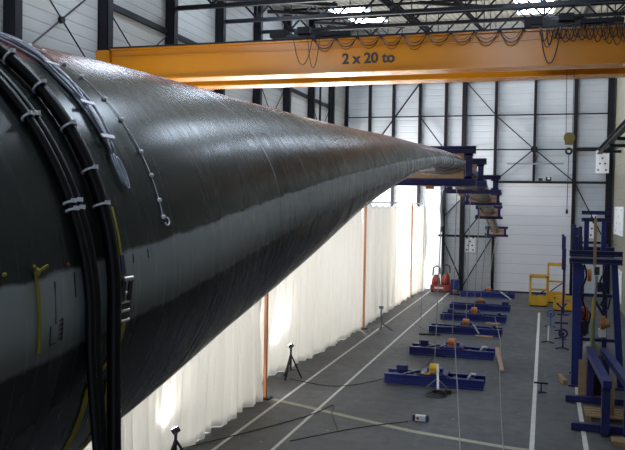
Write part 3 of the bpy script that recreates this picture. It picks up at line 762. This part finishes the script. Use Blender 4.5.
cable([(-6.9, 14.0), (-6.0, 15.6), (-5.2, 17.2), (-4.9, 18.3), (-4.75, 17.6), (-4.2, 16.2)], 'black cable winding on floor from the near tripod lamp across the white lines')
cable([(-6.8, 20.6), (-5.6, 20.2), (-4.9, 20.6), (-4.3, 21.6)], 'black cable on floor from the middle tripod lamp to nearest winch beam')
cable([(-5.0, 15.2), (-3.9, 16.6), (-2.9, 17.5)], 'black cable on floor leading to the white and blue power box')
cable([(-4.25, 21.4), (-3.5, 23.4), (-3.4, 25.4)], 'black cable on floor between nearest and second winch beams')
cable([(-4.3, 30.4), (-5.2, 32.5), (-5.7, 36), (-5.9, 39)], 'black cable on floor left of the winch beams along the inner white line')

# ------------------------------------------------------------------ curtain
cpost = [(-6.72, 18.35), (-6.84, 30.0), (-6.86, 41.4)]
for (x, y), l in zip(cpost, ('nearest orange brown curtain post', 'middle orange brown curtain post', 'farthest orange brown curtain post')):
    t = thing('curtain_post', l + ' standing at the white line', 'post', (x, y, 0), 'curtain posts')
    MB().cb((x, y, 2.53), (.08, .08, 5.02)).build('pole', 'rust', t); MB().cb((x, y, .02), (.30, .30, .04)).build('foot_plate', 'steel', t)
def curtain(Y0, Y1, x0, x1, bow, seed, lab, sweep0=0.):
    rnd = random.Random(seed); n = int((Y1 - Y0) / .035); m_ = 26; top = 5.0
    ph = [rnd.uniform(0, 6) for _ in range(6)]
    P, F = [], []
    for i in range(n + 1):
        s = i / n; y = Y0 + (Y1 - Y0) * s
        for j in range(m_ + 1):
            h = j / m_   # 0 at the floor
            z0 = .004 + .004 * (1 + sin(y * 2.1 + ph[3]))
            z = z0 + (top - .10 * abs(sin(pi * s * (Y1 - Y0) / 1.3)) - z0) * h
            amp = .03 + .045 * (1 - h) ** .8
            yy_ = y + .10 * sin(y * 1.3 + ph[1]) * (1 - h) + (1 - h) * .25 * sin(h * 3 + y * .8 + ph[4])
            fold = amp * (sin(yy_ * 13.5 + ph[0] + 1.2 * sin(y * 1.1 + ph[2])) + .5 * sin(yy_ * 29 + ph[5]) + .9 * sin(yy_ * 4.1 + ph[2]))
            x = x0 + (x1 - x0) * s - bow * (4 * s * (1 - s)) * (1 - h) - sweep0 * (1 - s) ** 3 * (1 - h) + fold
            P.append((x, y, z))
    for i in range(n):
        for j in range(m_):
            a = i * (m_ + 1) + j; F.append((a, a + 1, a + m_ + 2, a + m_ + 1))
    o = MB().add(P, F).build('curtain', 'curtain', None, True)
    md = o.modifiers.new('cloth thickness', 'SOLIDIFY'); md.thickness = .006
    return tag(o, lab, 'curtain', 'white curtains along the left side')
curtain(7.5, 18.15, -7.05, -6.80, .0, 1, 'white pleated curtain hanging nearest, left of the nearest orange post')
curtain(18.55, 29.80, -7.05, -6.98, .08, 2, 'white curtain between the nearest and middle orange posts', .75)
curtain(30.18, 41.22, -7.0, -6.98, .0, 3, 'brightly lit white curtain between the middle and farthest orange posts')
curtain(41.65, 45.4, -7.02, -6.70, .0, 4, 'brightly lit white curtain beyond the farthest orange post')
rl = MB().cyl((-6.93, 7.5, 5.08), (-6.93, 45.6, 5.08), .03, 8).build('curtain_rail', 'grey'); tag(rl, 'long curtain rail tube carrying the white curtains', 'rail')

# tripod flood lamps in front of the curtain
def flood(x, y, h, lab, tx, power, spread=.42, foot=True):
    t = thing('tripod_lamp', lab, 'lamp', (x, y, 0), 'tripod flood lamps')
    for a in (20, 140, 260):
        MB().beam((x, y, h * .78), (x + spread * cos(R(a)), y + spread * sin(R(a)), .02), .042, .042).build('leg', 'black', t)
        MB().beam((x, y, h * .32), (x + .62 * spread * cos(R(a)), y + .62 * spread * sin(R(a)), h * .30), .025, .025).build('brace', 'grey', t)
    MB().cyl((x, y, h * .28), (x, y, h * .96), .03, 8).build('pole', 'black', t)
    d = Vector((tx - x, .10, .55)).normalized(); c = Vector((x, y, h + .04))
    hd = MB().beam(c - d * .05, c + d * .05, .13, .10).build('lamp_head', 'black', t)
    MB().beam(c + d * .052, c + d * .056, .10, .08).build('lamp_glass', 'lamp', hd)
    MB().cb((x, y, h * .98), (.05, .05, .06)).build('swivel', 'black', t)
    spot('flood_light', c + d * .10, (tx, y + .15, h + .75), power, 150, (1, .96, .88), .9)
flood(-6.58, 13.1, .62, 'black tripod flood lamp lighting the curtain at the photo bottom', -7.05, 50, .3)
flood(-6.80, 20.65, .90, 'black tripod flood lamp lighting the curtain right of nearest orange post', -7.3, 55, .32)
flood(-6.3, 9.6, .95, 'added black tripod flood lamp, unseen below the blade root, filling the near curtain', -7.0, 80, .3)  # extra lamp, added out of view to brighten the near curtain
t = thing('tripod_stand', 'thin grey tripod stand beside the middle orange post', 'stand', (-6.05, 29.6, 0))
for a in (30, 150, 270): MB().beam((-6.05, 29.6, .35), (-6.05 + .5 * cos(R(a)), 29.6 + .5 * sin(R(a)), .02), .04, .04).build('leg', 'grey', t)
MB().cyl((-6.05, 29.6, .05), (-6.05, 29.6, .92), .035, 8).build('pole', 'grey', t); MB().cb((-6.05, 29.6, .96), (.16, .12, .10)).build('stand_head', 'grey', t)

# ------------------------------------------------------------------ far corner: red stacker, blue box, pole with chain
rx, ry = -5.62, 44.7
t = thing('red_stacker', 'red two-cylinder lifting truck with black handles in the far corner by the curtain', 'lifting truck', (rx, ry, 0))
MB().box((rx - .60, ry - .35, .10), (rx + .52, ry + .5, .42)).build('base', 'red', t)
MB().cb((rx - .1, ry - .36, .26), (.5, .02, .10)).build('name_strip', 'white', t)
for x, h in ((rx - .32, .98), (rx + .24, 1.08)):
    MB().tube([(x, ry, .42), (x, ry, .5), (x, ry, h - .2), (x, ry, h)], [.20, .26, .22, .10], 14).build('cylinder', 'red', t, True)
    MB().tube([(x - .18, ry - .1, h - .05), (x - .15, ry - .1, h + .40), (x + .05, ry - .1, h + .52), (x + .22, ry - .1, h + .40), (x + .24, ry - .1, h + .05)], .045, 8).build('handle', 'black', t)
for x in (rx - .5, rx + .42): MB().cyl((x - .05, ry - .2, .09), (x + .05, ry - .2, .09), .09, 14).build('wheel', 'black', t)
t = thing('blue_cabinet', 'small blue cabinet on legs right of the red lifting truck', 'cabinet', (-4.72, 43.5, 0))
MB().box((-4.95, 43.3, .30), (-4.50, 43.7, .85)).build('body', 'blue', t)
for x in (-4.90, -4.55): MB().beam((x, 43.5, .02), (x, 43.5, .30), .06, .06).build('leg', 'blue', t)
MB().beam((-4.95, 43.5, .05), (-4.42, 43.4, .05), .1, .08).build('foot', 'navy', t)
t = thing('chain_pole', 'tall dark pole with a rusty chain hoist standing behind the red lifting truck', 'pole', (-5.72, YB - .55, 0))
MB().cb((-5.66, YB - .6, 1.9), (.14, .12, 3.8)).build('pole', 'steel', t); MB().tube([(-5.9, YB - .6, 6.2), (-5.86, YB - .6, 5.0), (-5.72, YB - .6, 3.7)], .08, 8).build('chain', 'grey', t)
MB().cb((-5.72, YB - .62, 3.6), (.24, .16, .3)).build('hoist', 'steel', t)
t = thing('yellow_bin', 'small yellow box on floor between red lifting truck and thick post', 'box', (-4.93, 45.4, 0))
MB().cb((-4.93, 45.4, .28), (.3, .3, .5)).build('body', 'yellow', t); MB().cb((-4.93, 45.4, .56), (.33, .33, .05)).build('lid', 'yellow', t)

# ------------------------------------------------------------------ yellow man baskets
def cage(x, y, wd, dp, h, panel, lab):
    t = thing('man_basket', lab, 'basket', (x, y, 0), 'yellow man baskets')
    MB().box((x - wd / 2, y - dp / 2, .06), (x + wd / 2, y + dp / 2, .14)).build('floor_plate', 'yellow', t)
    for sx in (-1, 1):
        for sy in (-1, 1): MB().cb((x + sx * (wd / 2 - .05), y + sy * (dp / 2 - .05), h / 2 + .03), (.10, .10, h - .06)).build('corner_post', 'yellow', t)
    MB().box((x - wd / 2, y - dp / 2, h - .12), (x + wd / 2, y - dp / 2 + .08, h)).box((x - wd / 2, y + dp / 2 - .08, h - .12), (x + wd / 2, y + dp / 2, h)).box((x - wd / 2, y - dp / 2, h - .12), (x - wd / 2 + .08, y + dp / 2, h)).box((x + wd / 2 - .08, y - dp / 2, h - .12), (x + wd / 2, y + dp / 2, h)).build('top_rail', 'yellow', t)
    MB().box((x - wd / 2 + .1, y - dp / 2 + .01, .14), (x + wd / 2 - .1, y - dp / 2 + .04, panel)).build('kick_panel', 'yellow', t)
    MB().box((x - wd / 2 + .01, y - dp / 2 + .1, .14), (x - wd / 2 + .04, y + dp / 2 - .1, panel)).box((x + wd / 2 - .04, y - dp / 2 + .1, .14), (x + wd / 2 - .01, y + dp / 2 - .1, panel)).build('side_panel', 'yellow', t)
    MB().beam((x - wd / 2 + .1, y - dp / 2 + .05, h * .55), (x + wd / 2 - .1, y - dp / 2 + .05, h * .55), .05, .10).build('mid_rail', 'yellow', t)
    MB().beam((x - wd / 2 + .1, y + dp / 2 - .06, h * .22), (x + wd / 2 - .1, y + dp / 2 - .06, h * .5), .05, .05).build('brace', 'navy', t)
    MB().box((x - wd / 2 + .05, y - dp / 2 + .02, 0), (x + wd / 2 - .05, y - dp / 2 + .14, .06)).box((x - wd / 2 + .05, y + dp / 2 - .14, 0), (x + wd / 2 - .05, y + dp / 2 - .02, .06)).build('skid', 'black', t)
cage(-.20, 40.6, .92, .9, 1.55, .55, 'lower yellow man basket on the floor before the roller door')
cage(.66, 42.4, .92, .9, 2.05, .60, 'taller yellow man basket behind the low one, right of it')
cage(.98, 39.2, .95, .8, .68, .50, 'low yellow basket half hidden by the tall blue test frame')
t = thing('blue_mast', 'slim blue mast standing behind the low yellow basket', 'mast', (.92, 37.6, 0))
MB().cb((.92, 37.6, 1.85), (.10, .12, 3.6)).build('mast_tube', 'blue', t); MB().cb((.92, 37.6, .03), (.5, .5, .06)).build('base_plate', 'navy', t)
MB().cb((.90, 37.52, 2.6), (.18, .08, 1.0)).build('carriage', 'navy', t); MB().cb((.84, 37.6, 3.4), (.10, .10, .7)).build('cap_post', 'navy', t)

# ------------------------------------------------------------------ blue test frame at the right edge
t = thing('test_frame', 'tall blue steel test frame with double cross beams at the right photo edge', 'test frame', (1.4, 22.8, 0))
def mast(x0, x1, Y, wd, h, mat='blue', face=None):
    mm = MB().beam((x0, Y, .04), (x1, Y, h), wd, .26, (0, 1, 0)).build('mast', mat, t)
    MB().cb((x0, Y, .02), (wd + .16, .5, .04)).build('mast_foot', 'navy', mm)
    return mm
mast(.94, .90, 22.8, .24, 4.2); mast(2.12, 1.86, 22.8, .17, 3.6)
mast(.98, .95, 24.6, .16, 4.4, 'navy'); mast(1.80, 1.76, 24.6, .14, 3.9, 'navy')
MB().cb((.79, 22.66, 4.05), (.10, .12, .95)).build('guide_rail', 'navy', t); MB().cb((.96, 22.62, 4.1), (.09, .10, .75)).build('guide_rail', 'navy', t)
for z in (3.74, 3.52):
    c_ = MB().ibeam((.68, 22.55, z), (2.06, 22.55, z), .22, .15, .03).build('cross_beam', 'navy', t)
    MB().ibeam((.80, 24.4, z), (2.0, 24.4, z), .18, .20, .03).build('cross_beam', 'navy', t)
MB().beam((.70, 22.42, 3.63), (2.06, 22.42, 3.63), .05, .03).build('guide_tube', 'grey', t)
for z in (4.86, 4.66): MB().ibeam((1.0, 23.1, z), (1.78, 23.1, z), .16, .11, .02).build('top_beam', 'navy', t)
for x in (1.14, 1.60):
    u = MB().beam((x, 23.1, 3.55), (x, 23.1, 4.62), .13, .14, (0, 1, 0)).build('upright', 'bright_blue' if x < 0 else 'blue', t)
for z in (2.55, 1.30): MB().beam((1.0, 22.9, z), (1.95, 22.9, z), .10, .09).build('lower_beam', 'navy', t)
MB().beam((1.40, 23.0, 2.42), (1.78, 23.0, 1.75), .07, .07).build('strut', 'navy', t)
MB().beam((1.10, 24.2, 3.3), (1.10, 24.2, .1), .14, .12, (0, 1, 0)).build('back_leg', 'blue', t)
tp = MB().beam((1.34, 22.36, 3.40), (1.33, 22.36, 4.72), .075, .06, (0, 1, 0)).build('timber_pole', 'wood'); tag(tp, 'pale timber pole tied upright to cross beams of the blue test frame', 'pole')
t2 = thing('lever_hoist', 'black chain hoist with orange cover hanging below the test frame cross beams', 'hoist', (1.36, 22.5, 2.2))
MB().cb((1.40, 22.36, 3.28), (.13, .14, .22)).build('hoist_body', 'black', t2); MB().cyl((1.40, 22.36, 3.14), (1.38, 22.4, 2.55), .035, 8).build('rod', 'grey', t2)
MB().cyl((1.16, 22.38, 3.15), (1.26, 22.38, 3.15), .17, 14).build('cover', 'copper', t2)
MB().tube([(1.37, 22.4, 2.60), (1.35, 22.4, 2.48), (1.34, 22.42, 1.95)], [.03, .05, .06], 10).build('cylinder', 'olive', t2)
MB().cyl((1.34, 22.42, 1.95), (1.33, 22.5, .06), .06, 12).build('ram', 'green', t2)
t3 = thing('red_winch', 'red hand winch inside the blue test frame', 'winch', (1.12, 23.6, 1.35))
MB().cyl((1.05, 23.3, 2.05), (1.25, 23.3, 2.05), .13, 14).cb((1.15, 23.3, 1.86), (.22, .2, .18)).build('drum', 'red', t3); MB().beam((1.27, 23.3, 2.05), (1.36, 23.2, 1.8), .03, .03).build('crank', 'black', t3); MB().cb((1.15, 23.3, 1.555), (.14, .14, .43)).build('bracket', 'navy', t3)
t4 = thing('cable_reel', 'orange brown reel hanging on the right mast of the blue test frame', 'reel', (1.70, 23.0, 1.7))
MB().cyl((1.55, 22.7, 1.82), (1.67, 22.7, 1.82), .19, 18).build('flange', 'copper', t4); MB().cyl((1.67, 22.7, 1.82), (1.80, 22.7, 1.82), .12, 14).build('drum', 'ply', t4)
# clutter at the frame's feet: hydraulic unit, bags, hoses
t5 = thing('hydraulic_unit', 'dark hydraulic power unit with hoses inside the foot of the test frame', 'machine', (1.42, 22.0, 0))
MB().cb((1.40, 22.0, .28), (.55, .5, .56)).build('tank', 'black', t5); MB().cyl((1.30, 22.0, .56), (1.30, 22.0, .95), .13, 14).build('motor', 'navy', t5)
MB().cb((1.56, 21.9, .68), (.16, .2, .26)).build('valve_block', 'grey', t5)
for k in range(4):
    a = [Vector((1.2 + .12 * k, 21.8, .6)), Vector((1.15 + .14 * k, 21.6, 1.15 + .06 * k)), Vector((1.3 + .1 * k, 21.9, 1.3 - .1 * k)), Vector((1.45 + .05 * k, 22.2, .6))]
    P = []
    for i in range(13):
        s = i / 12; P.append((1 - s) ** 3 * a[0] + 3 * s * (1 - s) ** 2 * a[1] + 3 * s * s * (1 - s) * a[2] + s ** 3 * a[3])
    MB().tube(P, .018, 6).build('hose', 'rubber', t5)
wbag = thing('white_sack', 'bulging white sack behind the hydraulic unit in test frame', 'sack', (1.5, 25.4, 0))
MB().ball((1.5, 25.4, .42), (.34, .26, .42), 10).build('sack_body', 'rope', wbag, True); MB().tube([(1.5, 25.4, .80), (1.5, 25.4, .92), (1.5, 25.4, 1.0)], [.10, .05, .09], 10).build('tied_neck', 'rope', wbag)

for x, y, z, sx, sz, mt, l in ((1.15, 23.05, 1.62, .22, .34, 'black', 'black control box on the lower beam of the test frame, left'), (1.55, 23.0, 2.78, .18, .26, 'navy', 'dark blue box on the upper lower beam of the test frame'),
        (1.62, 22.95, 1.50, .2, .22, 'white', 'white container on the lower beam of the test frame, right')):
    tag(MB().box((x - sx / 2, y - .12, z - sz / 2), (x + sx / 2, y + .12, z + sz / 2)).box((x - sx * .3, y - .14, z - sz * .2), (x + sx * .3, y - .12, z + sz * .3)).build('control_box', mt), l, 'box')
for k, (x, y, z0, z1, l) in enumerate(((1.08, 22.62, 3.42, 1.9, 'left in the frame'), (1.56, 22.45, 3.42, 2.35, 'right of the timber pole'))):
    P = [(x + .07 * sin(q * .9 + k), y - .08 * sin(pi * q / 10), z0 + (z1 - z0) * q / 10) for q in range(11)] + [(x + .16, y + .1, z1 - .12), (x + .22, y + .2, z1 + .15)]
    tag(MB().tube(P, .028, 7).build('hydraulic_hose', 'rubber', None, True), 'black hydraulic hose hanging from cross beams of the test frame, ' + l, 'hose', 'hoses in the test frame')
# front cradle of blue beams
t = thing('blue_cradle', 'blue cradle of two long beams on posts, in front of the test frame', 'cradle', (1.5, 19.5, 0))
for x, xe in ((1.39, 1.20), (1.85, 1.56)):
    MB().beam((x, 17.75, 1.17), (xe, 21.4, 1.27), .18, .16).build('long_beam', 'blue', t)
    MB().cb((x - .01, 17.95, .56), (.17, .22, 1.04)).build('post', 'navy', t)
    MB().cb((xe + .02, 20.95, .58), (.17, .20, 1.10)).build('post', 'navy', t)
for y, xa in ((18.2, .68), (20.83, .62)):
    MB().beam((xa, y, .09), (2.2, y, .09), .16, .16).build('foot_bar', 'navy', t)
pl = thing('wooden_pallet', 'wooden pallet on the floor between the feet of blue cradle', 'pallet', (1.35, 19.5, 0))
for k in range(4): MB().box((1.02, 19.05 + k * .24, .10), (1.95, 19.05 + k * .24 + .16, .13)).build('deck_board', 'wood', pl)
for x in (1.05, 1.45, 1.85): MB().box((x, 19.05, .0), (x + .1, 19.93, .10)).build('bearer', 'wood', pl)
tag(MB().box((1.48, 17.2, .001), (2.1, 17.6, .10)).build('timber_block', 'wood'), 'pale timber block on the floor at the bottom right corner', 'block')
tag(MB().beam((.52, 23.6, .06), (.66, 22.75, .06), .12, .12).build('timber_block', 'wood'), 'pale timber block on floor at foot of the left mast', 'block')
for x, y, h, l in ((1.06, 21.60, .95, 'cream timber board standing upright behind the left cradle beam'), (1.56, 19.2, 1.02, 'cream timber board standing upright between the cradle beams')):
    tag(MB().box((x - .10, y - .03, .001 if y > 20 else .14), (x + .10, y + .03, h)).build('timber_board', 'wood'), l, 'board')

# small stands on the floor right of the white line
def tstand(x, y, h, mat, lab, top='bar'):
    t = thing('floor_stand', lab, 'stand', (x, y, 0), 'small stands right of the white line')
    MB().beam((x, y, .04), (x, y, h), .055, .055).build('pole', mat, t)
    for a in (200, 320, 90): MB().beam((x, y, .06), (x + .26 * cos(R(a)), y + .26 * sin(R(a)), .02), .04, .04).build('foot', 'black' if mat == 'white' else mat, t)
    if top == 'bar': MB().beam((x - .24, y, h), (x + .24, y, h), .10, .07).build('head_bar', mat, t)
    if top == 'wheel': MB().torus((x, y, h), .14, .03, 'y', 20, 6).cyl((x, y - .08, h), (x, y + .08, h), .05, 10).build('hand_wheel', mat, t)
    if top == 'yoke': MB().beam((x, y, h), (x - .20, y, h + .18), .06, .06).beam((x, y, h), (x + .20, y, h + .18), .06, .06).build('yoke', mat, t)
tstand(.23, 29.6, .62, 'white', 'slim white stand with dark feet just right of the white line', None)
tstand(.34, 33.6, .55, 'bright_blue', 'bright blue stand with a hand wheel behind the slim white stand', 'wheel')
tstand(.74, 32.6, .95, 'navy', 'dark blue roller stand with yoke left of the test frame mast', 'yoke')
tstand(.70, 30.6, .62, 'navy', 'dark blue stand with flat head bar in front of yoke stand', 'bar')
tstand(.72, 28.5, .55, 'navy', 'dark blue stand with a ring top, nearest the test frame mast', 'wheel')
t = thing('floor_stand', 'low dark stand with head bar beside the right white line', 'stand', (.02, 21.5, 0), 'small stands right of the white line')
MB().beam((-.17, 21.5, .27), (.19, 21.5, .27), .07, .04).build('head_bar', 'steel', t); MB().beam((.02, 21.5, .02), (.02, 21.5, .25), .035, .035).build('pole', 'navy', t)
for a in (0, 120, 240): MB().beam((.02, 21.5, .03), (.02 + .14 * cos(R(a)), 21.5 + .14 * sin(R(a)), .02), .03, .03).build('foot', 'navy', t)
